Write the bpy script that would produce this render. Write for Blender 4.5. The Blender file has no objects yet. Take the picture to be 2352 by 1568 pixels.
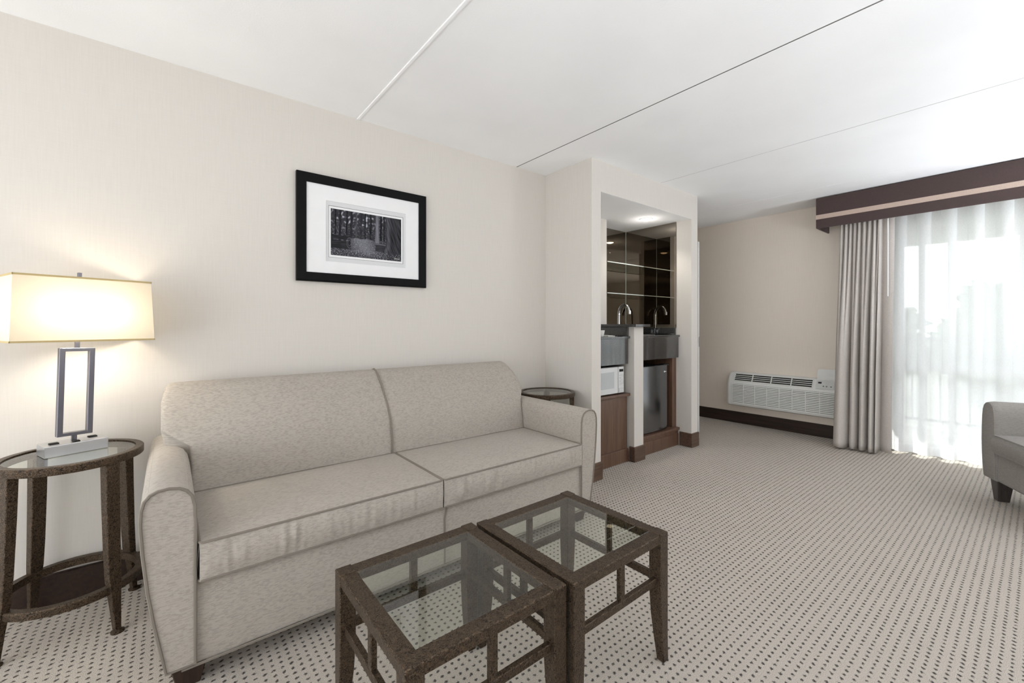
import bpy, bmesh, math, random
from mathutils import Vector, Matrix, noise
R = math.radians
rnd = random.Random(7)
scene = bpy.context.scene
COL = scene.collection

# ------------------------------------------------------------------ helpers
def lin(c):
    return tuple(((v/255.)/12.92 if v/255. <= .04045 else ((v/255.+.055)/1.055)**2.4) for v in c) + (1.,)

class MB:
    """Collects shapes; build() links them as one mesh object."""
    def __init__(s): s.bm = bmesh.new(); s.boxy = False
    def box(s, x0, x1, y0, y1, z0, z1, bev=0, seg=2):
        r = bmesh.ops.create_cube(s.bm, size=1.)
        for v in r['verts']:
            v.co = Vector(((x0+x1)/2+v.co.x*(x1-x0), (y0+y1)/2+v.co.y*(y1-y0), (z0+z1)/2+v.co.z*(z1-z0)))
        s.boxy = True
        if bev:
            es = list({e for v in r['verts'] for e in v.link_edges})
            bmesh.ops.bevel(s.bm, geom=es, offset=bev, segments=seg, affect='EDGES', profile=.5)
        return s
    def hexa(s, p, bev=0, seg=2):
        """eight corners: four bottom (ccw), four top (ccw)"""
        vs = [s.bm.verts.new(q) for q in p]
        for f in ((3,2,1,0),(4,5,6,7),(0,1,5,4),(1,2,6,5),(2,3,7,6),(3,0,4,7)):
            s.bm.faces.new([vs[i] for i in f])
        s.boxy = True
        if bev:
            es = list({e for v in vs for e in v.link_edges})
            bmesh.ops.bevel(s.bm, geom=es, offset=bev, segments=seg, affect='EDGES', profile=.5)
        return s
    def tube(s, pts, r, n=8, closed=False):
        pts = [Vector(p) for p in pts]; m = len(pts)
        rs = r if isinstance(r, (list, tuple)) else [r]*m
        rings = []; up = None
        for i, p in enumerate(pts):
            if closed: t = (pts[(i+1) % m]-pts[i-1])
            else: t = pts[min(i+1, m-1)]-pts[max(i-1, 0)]
            t.normalize()
            if up is None:
                up = Vector((0,0,1)) if abs(t.z) < .9 else Vector((1,0,0))
            up = (up - t*up.dot(t)); up.normalize(); w = t.cross(up)
            rings.append([s.bm.verts.new(p+(up*math.cos(2*math.pi*k/n)+w*math.sin(2*math.pi*k/n))*rs[i]) for k in range(n)])
        for i in range(m if closed else m-1):
            a, b = rings[i], rings[(i+1) % m]
            for k in range(n):
                s.bm.faces.new((a[k], a[(k+1) % n], b[(k+1) % n], b[k]))
        if not closed:
            s.bm.faces.new(rings[0][::-1]); s.bm.faces.new(rings[-1])
        return s
    def lathe(s, prof, c=(0,0,0), n=32, closed=False):
        """profile of (radius, z) turned about z"""
        rings = []
        for r, z in prof:
            rings.append([s.bm.verts.new((c[0]+r*math.cos(2*math.pi*k/n), c[1]+r*math.sin(2*math.pi*k/n), c[2]+z)) for k in range(n)])
        m = len(prof)
        for i in range(m if closed else m-1):
            a, b = rings[i], rings[(i+1) % m]
            for k in range(n):
                s.bm.faces.new((a[k], a[(k+1) % n], b[(k+1) % n], b[k]))
        if not closed:
            if prof[0][0] > 1e-5: s.bm.faces.new(rings[0][::-1])
            if prof[-1][0] > 1e-5: s.bm.faces.new(rings[-1])
        return s
    def prism(s, poly, axis, a, b):
        def P(q, t):
            return {'x': (t, q[0], q[1]), 'y': (q[0], t, q[1]), 'z': (q[0], q[1], t)}[axis]
        A = [s.bm.verts.new(P(q, a)) for q in poly]; B = [s.bm.verts.new(P(q, b)) for q in poly]
        m = len(poly)
        s.bm.faces.new(A[::-1]); s.bm.faces.new(B)
        for i in range(m): s.bm.faces.new((A[i], A[(i+1) % m], B[(i+1) % m], B[i]))
        return s
    def grid(s, fn, nu, nv, cu=False, cv=False):
        V = [[s.bm.verts.new(fn(i, j)) for j in range(nv)] for i in range(nu)]
        for i in range(nu if cu else nu-1):
            for j in range(nv if cv else nv-1):
                s.bm.faces.new((V[i][j], V[(i+1) % nu][j], V[(i+1) % nu][(j+1) % nv], V[i][(j+1) % nv]))
        return V
    def build(s, name, mat, parent=None, off=(0,0,0), sharp=35, smooth=True):
        bm = s.bm
        bmesh.ops.remove_doubles(bm, verts=bm.verts, dist=1e-6)
        bmesh.ops.recalc_face_normals(bm, faces=bm.faces)
        bmesh.ops.translate(bm, verts=bm.verts, vec=-Vector(off))
        me = bpy.data.meshes.new(name); bm.to_mesh(me); bm.free()
        if smooth:
            for p in me.polygons: p.use_smooth = True
            me.set_sharp_from_angle(angle=R(sharp))
        me.materials.append(mat)
        o = bpy.data.objects.new(name, me); COL.objects.link(o)
        if parent is not None: o.parent = parent
        if s.boxy and smooth:
            w_ = o.modifiers.new('normals', 'WEIGHTED_NORMAL'); w_.keep_sharp = True
        return o

def tag(o, label=None, cat=None, group=None, kind=None):
    if label: o['label'] = label
    if cat: o['category'] = cat
    if group: o['group'] = group
    if kind: o['kind'] = kind
    return o
def thing(name, label, cat, loc=(0,0,0), rz=0, group=None):
    o = bpy.data.objects.new(name, None); COL.objects.link(o)
    o.empty_display_size = .1
    o.location = loc; o.rotation_euler = (0,0,rz)
    return tag(o, label, cat, group)
def copy_tree(o, parent=None):
    c = o.copy(); COL.objects.link(c)
    if parent is not None: c.parent = parent
    for ch in list(o.children): copy_tree(ch, c)
    return c

# ------------------------------------------------------------------ materials
class M:
    def __init__(s, name):
        s.m = bpy.data.materials.new(name); s.m.use_nodes = True
        s.t = s.m.node_tree; s.n = s.t.nodes; s.l = s.t.links
        s.b = s.n['Principled BSDF']; s.out = s.n['Material Output']
    def node(s, t, **k):
        n = s.n.new(t)
        for a, v in k.items():
            if a == 'inp':
                for q, w in v.items(): n.inputs[q].default_value = w
            else: setattr(n, a, v)
        return n
    def link(s, a, b): s.l.new(a, b)
    def set(s, col=None, rough=.5, metal=0, spec=.5, **k):
        if col: s.b.inputs['Base Color'].default_value = col
        s.b.inputs['Roughness'].default_value = rough; s.b.inputs['Metallic'].default_value = metal
        s.b.inputs['Specular IOR Level'].default_value = spec
        for a, v in k.items(): s.b.inputs[a].default_value = v
        return s
    def coords(s, scale, out='Object', loc=(0,0,0)):
        tc = s.node('ShaderNodeTexCoord'); mp = s.node('ShaderNodeMapping')
        mp.inputs['Scale'].default_value = scale; mp.inputs['Location'].default_value = loc
        s.link(tc.outputs[out], mp.inputs[0]); return mp.outputs[0]
    def noise(s, vec, scale=1, detail=3, rough=.5, dist=0):
        n = s.node('ShaderNodeTexNoise'); n.inputs['Scale'].default_value = scale
        n.inputs['Detail'].default_value = detail; n.inputs['Roughness'].default_value = rough
        n.inputs['Distortion'].default_value = dist
        s.link(vec, n.inputs['Vector']); return n.outputs[0]
    def ramp(s, fac, stops, interp='LINEAR'):
        r = s.node('ShaderNodeValToRGB'); r.color_ramp.interpolation = interp
        e = r.color_ramp.elements
        while len(e) < len(stops): e.new(.5)
        for i, (p, c) in enumerate(stops): e[i].position = p; e[i].color = c if len(c) == 4 else tuple(c)+(1,)
        s.link(fac, r.inputs[0]); return r.outputs[0]
    def mix(s, fac, a, b, mode='MIX'):
        n = s.node('ShaderNodeMix', data_type='RGBA', blend_type=mode)
        for q, v in ((0, fac), (6, a), (7, b)):
            if hasattr(v, 'node'): s.link(v, n.inputs[q])
            else: n.inputs[q].default_value = v
        return n.outputs[2]
    def math(s, op, a, b=None, c=None):
        n = s.node('ShaderNodeMath', operation=op)
        for i, v in enumerate((a, b, c)):
            if v is None: continue
            if hasattr(v, 'node'): s.link(v, n.inputs[i])
            else: n.inputs[i].default_value = v
        return n.outputs[0]
    def color(s, sock): s.link(sock, s.b.inputs['Base Color']); return s
    def bump(s, h, strength=.3, dist=.002):
        n = s.node('ShaderNodeBump'); n.inputs['Strength'].default_value = strength; n.inputs['Distance'].default_value = dist
        s.link(h, n.inputs['Height']); s.link(n.outputs[0], s.b.inputs['Normal']); return s

def plain(name, rgb, rough=.5, metal=0, spec=.5, var=.04, sc=14, **k):
    m = M(name).set(lin(rgb), rough, metal, spec, **k)
    if var:
        c = lin(rgb); f = m.noise(m.coords((sc,sc,sc)), 1, 4)
        m.color(m.ramp(f, [(.3, tuple(x*(1-var) for x in c[:3])), (.7, tuple(min(1, x*(1+var)) for x in c[:3]))]))
    return m.m

def wallpaper(name, rgb):
    m = M(name).set(lin(rgb), .75, 0, .25); c = lin(rgb)
    f = m.noise(m.coords((160,160,7)), 1, 3, .6)
    g = m.noise(m.coords((9,9,260)), 1, 2, .5)
    h = m.math('ADD', m.math('MULTIPLY', f, .7), m.math('MULTIPLY', g, .3))
    m.color(m.ramp(h, [(.3, tuple(x*.965 for x in c[:3])), (.7, tuple(x*1.02 for x in c[:3]))]))
    m.bump(h, .1, .001); return m.m

def carpet():
    m = M('carpet_weave').set(None, .95, 0, .1)
    P = .0272
    tc = m.node('ShaderNodeTexCoord'); sp = m.node('ShaderNodeSeparateXYZ'); m.link(tc.outputs['Object'], sp.inputs[0])
    wob = m.noise(m.coords((120,120,120)), 1, 2)
    def cell(v, off):
        a = m.math('ADD', m.math('DIVIDE', v, P), m.math('MULTIPLY', m.math('SUBTRACT', wob, .5), .55))
        a = m.math('FRACT', m.math('ADD', a, off)); return m.math('ABSOLUTE', m.math('SUBTRACT', a, .5))
    ax = cell(sp.outputs[0], .25); ay = cell(sp.outputs[1], .1)
    d = m.math('SQRT', m.math('ADD', m.math('POWER', ax, 2.), m.math('POWER', m.math('MULTIPLY', ay, 1.15), 2.)))
    mk = m.node('ShaderNodeMapRange', interpolation_type='SMOOTHSTEP'); m.link(d, mk.inputs[0])
    for i, v in ((1, .08), (2, .31), (3, 0.), (4, 1.)): mk.inputs[i].default_value = v
    pile = m.noise(m.coords((420,420,420)), 1, 2, .6)
    big = m.noise(m.coords((1.6,1.6,1)), 1, 3)
    base = m.ramp(pile, [(.3, lin((162,153,143))), (.7, lin((224,215,204)))])
    base = m.mix(m.math('MULTIPLY', m.math('SUBTRACT', big, .35), .35), base, lin((172,164,156)))
    m.color(m.mix(mk.outputs[0], lin((84,79,76)), base))
    m.bump(m.math('ADD', mk.outputs[0], m.math('MULTIPLY', pile, .9)), .8, .005); return m.m

def fabric(name, rgb, contrast=.16, sx=75., sz=290.):
    """woven cloth: short dashes of slightly different yarn, running across"""
    m = M(name).set(None, .88, 0, .15); c = lin(rgb)[:3]
    tc = m.node('ShaderNodeTexCoord'); sp = m.node('ShaderNodeSeparateXYZ'); m.link(tc.outputs['Object'], sp.inputs[0])
    ge = m.node('ShaderNodeNewGeometry'); tr = m.node('ShaderNodeVectorTransform', vector_type='NORMAL', convert_from='WORLD', convert_to='OBJECT')
    m.link(ge.outputs['Normal'], tr.inputs[0]); sn = m.node('ShaderNodeSeparateXYZ'); m.link(tr.outputs[0], sn.inputs[0])
    up = m.math('GREATER_THAN', m.math('ABSOLUTE', sn.outputs[2]), .75)
    side = m.math('GREATER_THAN', m.math('ABSOLUTE', sn.outputs[0]), .72)
    def sel(f, p, q):
        n = m.node('ShaderNodeMix', data_type='FLOAT'); m.link(f, n.inputs[0]); m.link(p, n.inputs[2]); m.link(q, n.inputs[3]); return n.outputs[0]
    U = sel(side, sp.outputs[0], sp.outputs[1]); V = sel(up, sp.outputs[2], sp.outputs[1])
    U = sel(m.math('MULTIPLY', up, side), U, sp.outputs[0])
    def cells(fu, fv):
        row = m.math('FLOOR', m.math('MULTIPLY', V, fv))
        jit = m.node('ShaderNodeTexWhiteNoise', noise_dimensions='1D'); m.link(row, jit.inputs['W'])
        col_ = m.math('FLOOR', m.math('ADD', m.math('MULTIPLY', U, fu), m.math('MULTIPLY', jit.outputs[0], 3.)))
        cv_ = m.node('ShaderNodeCombineXYZ'); m.link(col_, cv_.inputs[0]); m.link(row, cv_.inputs[1])
        w = m.node('ShaderNodeTexWhiteNoise', noise_dimensions='2D'); m.link(cv_.outputs[0], w.inputs['Vector']); return w.outputs[0]
    h = m.math('ADD', m.math('MULTIPLY', cells(sx, sz), .84), m.math('MULTIPLY', cells(sx*.7, sz*.16), .16))
    col = m.ramp(h, [(.12, tuple(x*(1-contrast*2.4) for x in c)), (.40, tuple(x*(1-contrast*.5) for x in c)), (.75, tuple(min(1, x*(1+contrast*.8)) for x in c))])
    fine = m.noise(m.coords((900,900,900)), 1, 2)
    m.color(col); m.bump(m.math('ADD', h, fine), .22, .001)
    m.b.inputs['Sheen Weight'].default_value = .06; return m.m

def hammered(name, rgb, rgb2):
    m = M(name).set(None, .29, .7, .5)
    v = m.coords((1,1,1))
    f = m.noise(v, 150, 2, .5, 2.0); g = m.noise(v, 420, 2, .5, .5)
    m.color(m.ramp(f, [(.38, lin(rgb)), (.6, lin(rgb2))]))
    m.bump(m.math('ADD', f, m.math('MULTIPLY', g, .35)), .9, .0035); return m.m

def wood(name, a, b, rough=.4, axis='z', spec=.4):
    m = M(name).set(None, rough, 0, spec)
    s = {'z': (60,60,3), 'x': (3,60,60), 'y': (60,3,60)}[axis]
    f = m.noise(m.coords(s), 1, 4, .6, .4)
    m.color(m.ramp(f, [(.3, lin(a)), (.7, lin(b))])); m.bump(f, .08, .001); return m.m

def granite(name):
    m = M(name).set(None, .12, 0, .6)
    v = m.coords((1,1,1))
    vo = m.node('ShaderNodeTexVoronoi', feature='F1'); vo.inputs['Scale'].default_value = 95; m.link(v, vo.inputs[0])
    f = m.noise(v, 60, 3)
    base = m.ramp(f, [(.35, lin((16,16,18))), (.7, lin((44,44,46)))])
    sp = m.math('LESS_THAN', vo.outputs['Distance'], .10)
    m.color(m.mix(sp, base, lin((205,205,207)))); m.b.inputs['Coat Weight'].default_value = 1.; m.b.inputs['Coat IOR'].default_value = 1.75; m.b.inputs['Coat Roughness'].default_value = .04; return m.m

def thin_glass(name, tint, refl=1.0, ior=1.5):
    m = M(name); m.n.remove(m.b)
    tr = m.node('ShaderNodeBsdfTransparent'); tr.inputs[0].default_value = tint
    gl = m.node('ShaderNodeBsdfGlossy'); gl.inputs['Roughness'].default_value = .01; gl.inputs[0].default_value = (refl,refl,refl,1)
    fr = m.node('ShaderNodeFresnel'); fr.inputs[0].default_value = ior
    mx = m.node('ShaderNodeMixShader'); ge = m.node('ShaderNodeNewGeometry'); ff = m.math('MULTIPLY', fr.outputs[0], m.math('SUBTRACT', 1., ge.outputs['Backfacing']))
    m.link(ff, mx.inputs[0]); m.link(tr.outputs[0], mx.inputs[1]); m.link(gl.outputs[0], mx.inputs[2])
    m.link(mx.outputs[0], m.out.inputs[0]); return m.m

def sheer(name, dens):
    m = M(name); m.n.remove(m.b)
    tr = m.node('ShaderNodeBsdfTransparent'); df = m.node('ShaderNodeBsdfDiffuse'); tl = m.node('ShaderNodeBsdfTranslucent')
    f = m.noise(m.coords((700,700,60)), 1, 2)
    c = m.ramp(f, [(.3, (.83,.84,.85)), (.7, (.93,.93,.94))])
    m.link(c, df.inputs[0]); m.link(c, tl.inputs[0])
    a = m.node('ShaderNodeMixShader'); a.inputs[0].default_value = .48; m.link(df.outputs[0], a.inputs[1]); m.link(tl.outputs[0], a.inputs[2])
    b = m.node('ShaderNodeMixShader'); b.inputs[0].default_value = dens; m.link(tr.outputs[0], b.inputs[1]); m.link(a.outputs[0], b.inputs[2])
    m.link(b.outputs[0], m.out.inputs[0]); return m.m

def shade_cloth(name, rgb, tl_fac=.55):
    m = M(name); m.n.remove(m.b)
    df = m.node('ShaderNodeBsdfDiffuse'); tl = m.node('ShaderNodeBsdfTranslucent')
    f = m.noise(m.coords((500,500,500)), 1, 2); c = lin(rgb)[:3]
    q = m.ramp(f, [(.3, tuple(x*.95 for x in c)), (.7, c)])
    m.link(q, df.inputs[0]); m.link(q, tl.inputs[0])
    a = m.node('ShaderNodeMixShader'); a.inputs[0].default_value = tl_fac; m.link(df.outputs[0], a.inputs[1]); m.link(tl.outputs[0], a.inputs[2])
    m.link(a.outputs[0], m.out.inputs[0]); return m.m

def glow(name, rgb, st):
    m = M(name); m.n.remove(m.b); e = m.node('ShaderNodeEmission'); e.inputs[0].default_value = rgb; e.inputs[1].default_value = st
    m.link(e.outputs[0], m.out.inputs[0]); return m.m

def ceiling_mat():
    m = M('ceiling_paint').set(None, .85, 0, .2)
    f = m.noise(m.coords((140,140,140)), 1, 3, .6); g = m.noise(m.coords((2,2,2)), 1, 3)
    m.color(m.ramp(g, [(.3, lin((243,243,243))), (.7, lin((248,248,248)))])); m.bump(f, .22, .003); return m.m

WALL = wallpaper('wallpaper_linen', (214,209,202))
CEIL = ceiling_mat()
CARPET = carpet()
SOFA = fabric('sofa_weave', (172,165,156), .062, 95., 360.)
PIPE = plain('sofa_piping', (128,121,112), .8, 0, .2)  # colour darkened to carry the shadow along the piping
CHAIR = fabric('armchair_weave', (150,145,140), .05, 90., 400.)
BRONZE = hammered('hammered_bronze', (36,29,23), (100,83,66))
GLASS = thin_glass('table_glass', (.89,.915,.885,1), 1, 1.55)
PANE = thin_glass('window_glass', (.95,.97,.97,1), .8, 1.3)
SHELFG = thin_glass('shelf_glass', (.86,.90,.88,1), 1, 1.5)
ESP = wood('espresso_wood', (38,26,20), (62,44,34), .4, 'z')
BASEW = wood('baseboard_wood', (74,56,45), (104,82,68), .45, 'x')
DARKBASE = wood('dark_baseboard', (36,25,20), (58,42,34), .4, 'y')
CAB = wood('cabinet_wood', (84,60,47), (112,86,70), .3, 'z', .5)
GRAN = granite('black_granite')
CHROME = plain('chrome', (225,226,228), .06, 1, .5, 0)
STEEL = plain('brushed_steel', (150,151,153), .28, 1, .5, .06, 60)
NICKEL = plain('brushed_nickel', (112,112,120), .32, .85, .5, .03)
SILVER = plain('satin_silver', (196,197,199), .3, .8, .5, .02)
GOLD = plain('shade_trim', (198,178,130), .6, 0, .3)
BLACKF = plain('black_frame', (16,16,17), .5, 0, .1, .05)
MATBOARD = plain('mat_board', (236,236,237), .8, 0, .2, .01)
MATGREY = plain('mat_inner', (216,217,218), .8, 0, .2, .01)
BLACKP = plain('black_plastic', (20,20,21), .4, 0, .5)
WHITEP = plain('white_plastic', (226,226,222), .4, 0, .4, .02)
GREYP = plain('grey_plastic', (206,207,205), .45, 0, .4)
DARKV = plain('vent_dark', (28,27,25), .7, 0, .3)
DRAPE = fabric('drape_cloth', (198,191,185), .05, 400., 400.)
VAL = fabric('valance_brown', (82,69,67), .05, 500., 500.)
VALS = fabric('valance_stripe', (196,175,162), .05, 500., 500.)
SHEER = sheer('sheer_cloth', .895)
HEM = sheer('sheer_hem', .95)
SHADE = shade_cloth('lamp_shade_cloth', (224,217,202), .38)
BULB = glow('bulb_glow', (1,.86,.66,1), 60)
DOWNL = glow('downlight_glow', (1,.96,.89,1), 30)
MIRROR = M('smoked_mirror').set((.30,.268,.228,1), .015, 1).m
MICRO = plain('microwave_silver', (212,212,212), .25, .35, .5, .02)
WINDK = plain('microwave_window', (176,177,178), .12, .3, .6, .02)
EDGE = plain('glass_edge', (214,220,216), .2, 0, .6, 0)
FRIDGE = plain('fridge_steel', (126,127,130), .17, 1, .5, .04, 60)
WALL_LIGHTENED = wallpaper('wallpaper_lightened', (235,224,211))  # same wallpaper, lightened and warmed to make up for dimmer light there
DOORP = plain('door_paint', (232,231,228), .4, 0, .4, .02)
ALU = plain('window_aluminium', (205,208,210), .45, .2, .5, .02)
CONC = plain('balcony_concrete', (205,203,198), .9, 0, .2, .08, 6)
LAWN = plain('lawn_green', (160,161,152), .95, 0, .1, .25, 2)
LEAF = plain('leaf_green', (132,142,126), .8, 0, .2, .3, 3)
BARK = plain('tree_bark', (96,82,70), .9, 0, .2, .2, 6)
GREYM = plain('rail_grey', (110,112,114), .5, .3, .5)
CHAIRLEG = wood('grey_leg', (52,47,45), (76,70,68), .35, 'z')
CUPW = plain('cup_white', (238,237,232), .3, 0, .5, .01)

# ------------------------------------------------------------------ dimensions of the room (metres)
H = 2.44
WY = 2.625          # sofa wall
RX = 2.472          # return wall of the bar bay
BX = 4.04           # far end of the bar bay
BY = 2.12           # front of the bar bay
FX = 5.37           # window wall
BACKY = -3.2
LX = -2.6

# ------------------------------------------------------------------ setting
def struct(mb, name, mat, parent=None, sharp=35):
    o = mb.build(name, mat, parent, sharp=sharp)
    if parent is None: o['kind'] = 'structure'
    return o
struct(MB().box(LX, FX+.16, BACKY-.1, 4.4, -.1, 0), 'floor', CARPET)
c = MB()
seams = [LX-.3, .90, 2.16, 3.40, 4.65, FX+.3]
for i in range(len(seams)-1):
    c.box(seams[i]+(.0035 if i == 2 else .0012), seams[i+1]-(.0035 if i == 1 else .0012), BACKY-.1, 4.4, H, H+.09, .003, 1)
c.box(LX-.3, FX+.3, BACKY-.1, 4.4, H+.05, H+.12)
struct(c, 'ceiling', CEIL)
b = MB()
pts = [(.90, y) for y in (BACKY, 2.62)]
b.box(.8925, .9075, BACKY, WY, H-.007, H+.003, .003, 2)
struct(b, 'trim_1', CEIL)
struct(MB().box(LX, RX+.1, WY, WY+.12, 0, H), 'wall_left', WALL)
jm = MB()
for x, q in ((2.16, .006), (3.40, .0028)): jm.box(x-q, x+q, BACKY-.1, 4.39, H+.0015, H+.06)
struct(jm, 'trim_3', plain('joint_shadow_grey', (118,116,112), .9, 0, .1))
# bar bay: return wall, piers, header, side wall, back walls
NL, NR, NZ = 2.578, 3.925, 2.205
w = MB()
w.box(RX, NL, BY, WY+.02, 0, H)                 # left pier and return
w.box(NR, BX, BY, 3.0, 0, H)                    # right pier / end wall
w.box(NL, NR, BY, 3.0, NZ, H)           # header and dropped ceiling
struct(w, 'wall_bay', WALL)
struct(MB().box(NL-.01, 3.31, 2.65, 3.0, 0, NZ+.01), 'wall_niche_left', WALL)
struct(MB().box(3.31, NR+.01, 2.88, 3.0, 0, NZ+.01), 'wall_niche_back', WALL)
struct(MB().box(NL, NR, BY+.001, 2.878, NZ-.0012, NZ+.004), 'trim_2', CEIL)       # white painted underside of the header
struct(MB().box(3.12, 3.255, 2.20, 2.66, 0, 1.165, .003, 1), 'wall_pony', WALL)
# far wall with the window opening, corridor behind the bay
OY0, OY1, OZ = -1.75, .87, 2.20
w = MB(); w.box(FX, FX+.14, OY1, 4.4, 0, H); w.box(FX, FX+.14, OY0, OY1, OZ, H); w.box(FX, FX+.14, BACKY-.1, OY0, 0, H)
struct(w, 'wall_far', WALL_LIGHTENED)
struct(MB().box(BX-.1, FX+.1, 4.3, 4.4, 0, H), 'wall_corridor', WALL)
struct(MB().box(BX-.1, BX, 2.98, 4.35, 0, H), 'wall_corridor_side', WALL)
struct(MB().box(LX, FX+.1, BACKY-.1, BACKY, 0, H), 'wall_right', WALL)
w = MB(); w.box(LX-.12, LX, BACKY-.1, -1.0, 0, H); w.box(LX-.12, LX, 2.45, WY+.12, 0, H); w.box(LX-.12, LX, -1.0, 2.45, 1.95, H); w.box(LX-.12, LX, -1.0, 2.45, 0, .06)
struct(w, 'wall_back', WALL)       # unseen window added in this wall to bring in fill daylight
wb = MB()
for y in (-1.0, .13, 1.27, 2.41): wb.box(LX-.09, LX-.03, y, y+.04, .06, 1.95, .003, 1)
for z in (.06, 1.91): wb.box(LX-.09, LX-.03, -1.0, 2.45, z, z+.04, .003, 1)
struct(wb, 'added_window', plain('added_window_white', (230,230,228), .4))
# skirting boards
def skirt(name, mat, *bx):
    m = MB()
    for q in bx: m.box(*q, bev=.004, seg=1)
    return struct(m, name, mat)
skirt('baseboard_left', DARKBASE, (LX, RX-.001, WY-.014, WY+.01, 0, .13))
skirt('baseboard_far', DARKBASE, (FX-.014, FX+.01, OY1+.02, 4.29, 0, .135))
skirt('baseboard_bay', BASEW, (RX-.012, NL+.012, BY-.013, BY+.05, 0, .135), (RX-.013, RX+.02, BY-.012, WY-.015, 0, .135),
      (NR-.012, BX+.012, BY-.013, BY+.12, 0, .135), (BX-.01, BX+.013, BY+.1, 2.97, 0, .135))
skirt('baseboard_pony', BASEW, (3.108, 3.267, 2.187, 2.245, 0, .13))
# window: frame, mullions, rails, panes
win = MB()
FXo = FX+.05
for y0, y1 in ((OY1-.05, OY1), (.675, .715), (.49, .525), (.07, .115), (-.36, -.31), (-.80, -.755), (-1.24, -1.19), (OY0, OY0+.05)):
    win.box(FXo-.025, FXo+.03, y0, y1, 0, OZ, .003, 1)
for z0, z1 in ((0, .06), (.765, .815), (2.115, OZ)):
    win.box(FXo-.02, FXo+.028, OY0, OY1, z0, z1, .003, 1)
wf = bpy.data.objects.new('window_1', None); COL.objects.link(wf); wf['kind'] = 'structure'; wf.location = (0,0,0)
win.build('window_frame', ALU, wf)
MB().box(FXo-.003, FXo+.003, OY0+.04, OY1-.04, .05, 2.12).build('window_pane', PANE, wf)
# balcony outside
struct(MB().box(FX+.14, 7.05, -4, 1.6, -.14, -.02), 'balcony_floor', CONC)
s = MB(); s.box(FX+.14, 7.05, -4, 1.6, 2.62, 2.75); s.box(6.85, 7.05, -4, 1.6, 2.14, 2.64)
struct(s, 'balcony_ceiling', CONC)
struct(MB().box(FX+.14, 7.05, 1.45, 1.6, -.02, 2.63), 'balcony_wall', CONC)
struct(MB().box(7.2, 120, -90, 90, -3.6, -3.4), 'ground_lawn', LAWN)
rl = thing('balcony_railing', 'grey metal railing with upright bars outside the window', 'railing', (6.9, -1.2, 0))
MB().box(-.025, .025, -2.6, 2.64, .99, 1.04).build('handrail', GREYM, rl)
MB().box(-.015, .015, -2.6, 2.64, .06, .09).build('bottom_rail', GREYM, rl)
for k in range(44):
    y = -2.55+k*.118
    MB().box(-.008, .008, y-.008, y+.008, (-.02 if k % 11 == 0 else .085), .995).build('baluster', GREYM, rl)
def tree(x, y, h, r, label):
    t = thing('tree', label, 'tree', (x, y, -3.4), 0, 'trees beyond the balcony')
    MB().tube([(0,0,0), (.1,0,h*.3), (0,.1,h*.7)], [.22,.16,.07], 8).build('trunk', BARK, t)
    m = MB()
    for k in range(26):
        a = rnd.uniform(0, 6.28); q = rnd.uniform(.0, .75)*r; zz = h*rnd.uniform(.38, .95)
        q *= 1.15-abs(zz/h-.6)*1.4
        c0 = Vector((q*math.cos(a), q*math.sin(a), zz)); rr = r*rnd.uniform(.28, .45)
        g = bmesh.ops.create_icosphere(m.bm, subdivisions=4, radius=rr)
        for v in g['verts']:
            d = noise.noise(v.co*2.2+c0*3)*.6+noise.noise(v.co*7+c0)*.5+noise.noise(v.co*16+c0)*.35
            v.co = v.co*(1+d)+c0
    m.build('crown', LEAF, t)
tree(19, -2.4, 7.2, 2.4, 'tall leafy green tree seen through the sheer, at the right edge of the picture')
tree(26, .6, 5.4, 2.6, 'lower broad tree behind the railing, in the middle of the glass door')
tree(36, -5.4, 6.6, 3.0, 'pale distant tree behind the railing beside the tall leafy tree')
tree(36, 7.5, 6.6, 3.4, 'distant tree behind the left half of the sheer curtain')
# door leaf standing ajar behind the right pier
d = bpy.data.objects.new('door_1', None); COL.objects.link(d); d['kind'] = 'structure'
d.location = (4.062, 2.955, 0); d.rotation_euler = (0,0,R(-76))
MB().box(0, .765, -.018, .018, .012, 2.04, .003, 1).build('door_leaf', DOORP, d)
MB().box(.7645, .7665, -.011, .011, .96, 1.06).build('latch_plate', STEEL, d)

# ------------------------------------------------------------------ sofa
SO = (.985, 2.15, 0)
sofa = thing('sofa', 'long grey-beige woven two-cushion sofa against the left wall under the framed picture', 'sofa', SO)
AF = 1.712   # front of the arms
armL = [(.068,.085),(.068,.25),(.068,.42),(.069,.54),(.067,.60),(.060,.634),(.046,.655),(.026,.666),(0,.671),(-.028,.669),(-.048,.660),(-.062,.643),(-.070,.615),(-.0715,.57),(-.066,.48),(-.054,.36),(-.038,.25),(-.020,.15),(-.008,.085)]
def arm(prof, mirror):
    f = (lambda u: 1.97-u) if mirror else (lambda u: u)
    P = [(f(u), z) for u, z in prof]
    cx = sum(p[0] for p in P)/len(P); cz = .4
    m = MB()
    sl = [(AF, .975), (AF+.004, .99), (AF+.012, 1.), (1.9, 1.), (2.1, 1.), (2.35, 1.), (2.575, 1.), (2.59, .97)]
    def fn(i, j):
        v, k = sl[i]; u, z = P[j]
        return (cx+(u-cx)*k, v, z if z < .09 else cz+(z-cz)*(1-(1-k)*.4))
    V = m.grid(fn, len(sl), len(P), cv=True)
    m.bm.faces.new(V[0]); m.bm.faces.new(V[-1][::-1])
    o = m.build('arm', SOFA, sofa, SO, 50)
    # piping round the front panel
    loop = [(cx+(u-cx)*.965, AF-.001, cz+(z-cz)*.985 if z > .09 else z+.004) for u, z in P]
    MB().tube(loop, .0048, 6, closed=True).build('arm_piping', PIPE, o, SO)
arm(armL, False); arm(armL, True)
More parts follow.
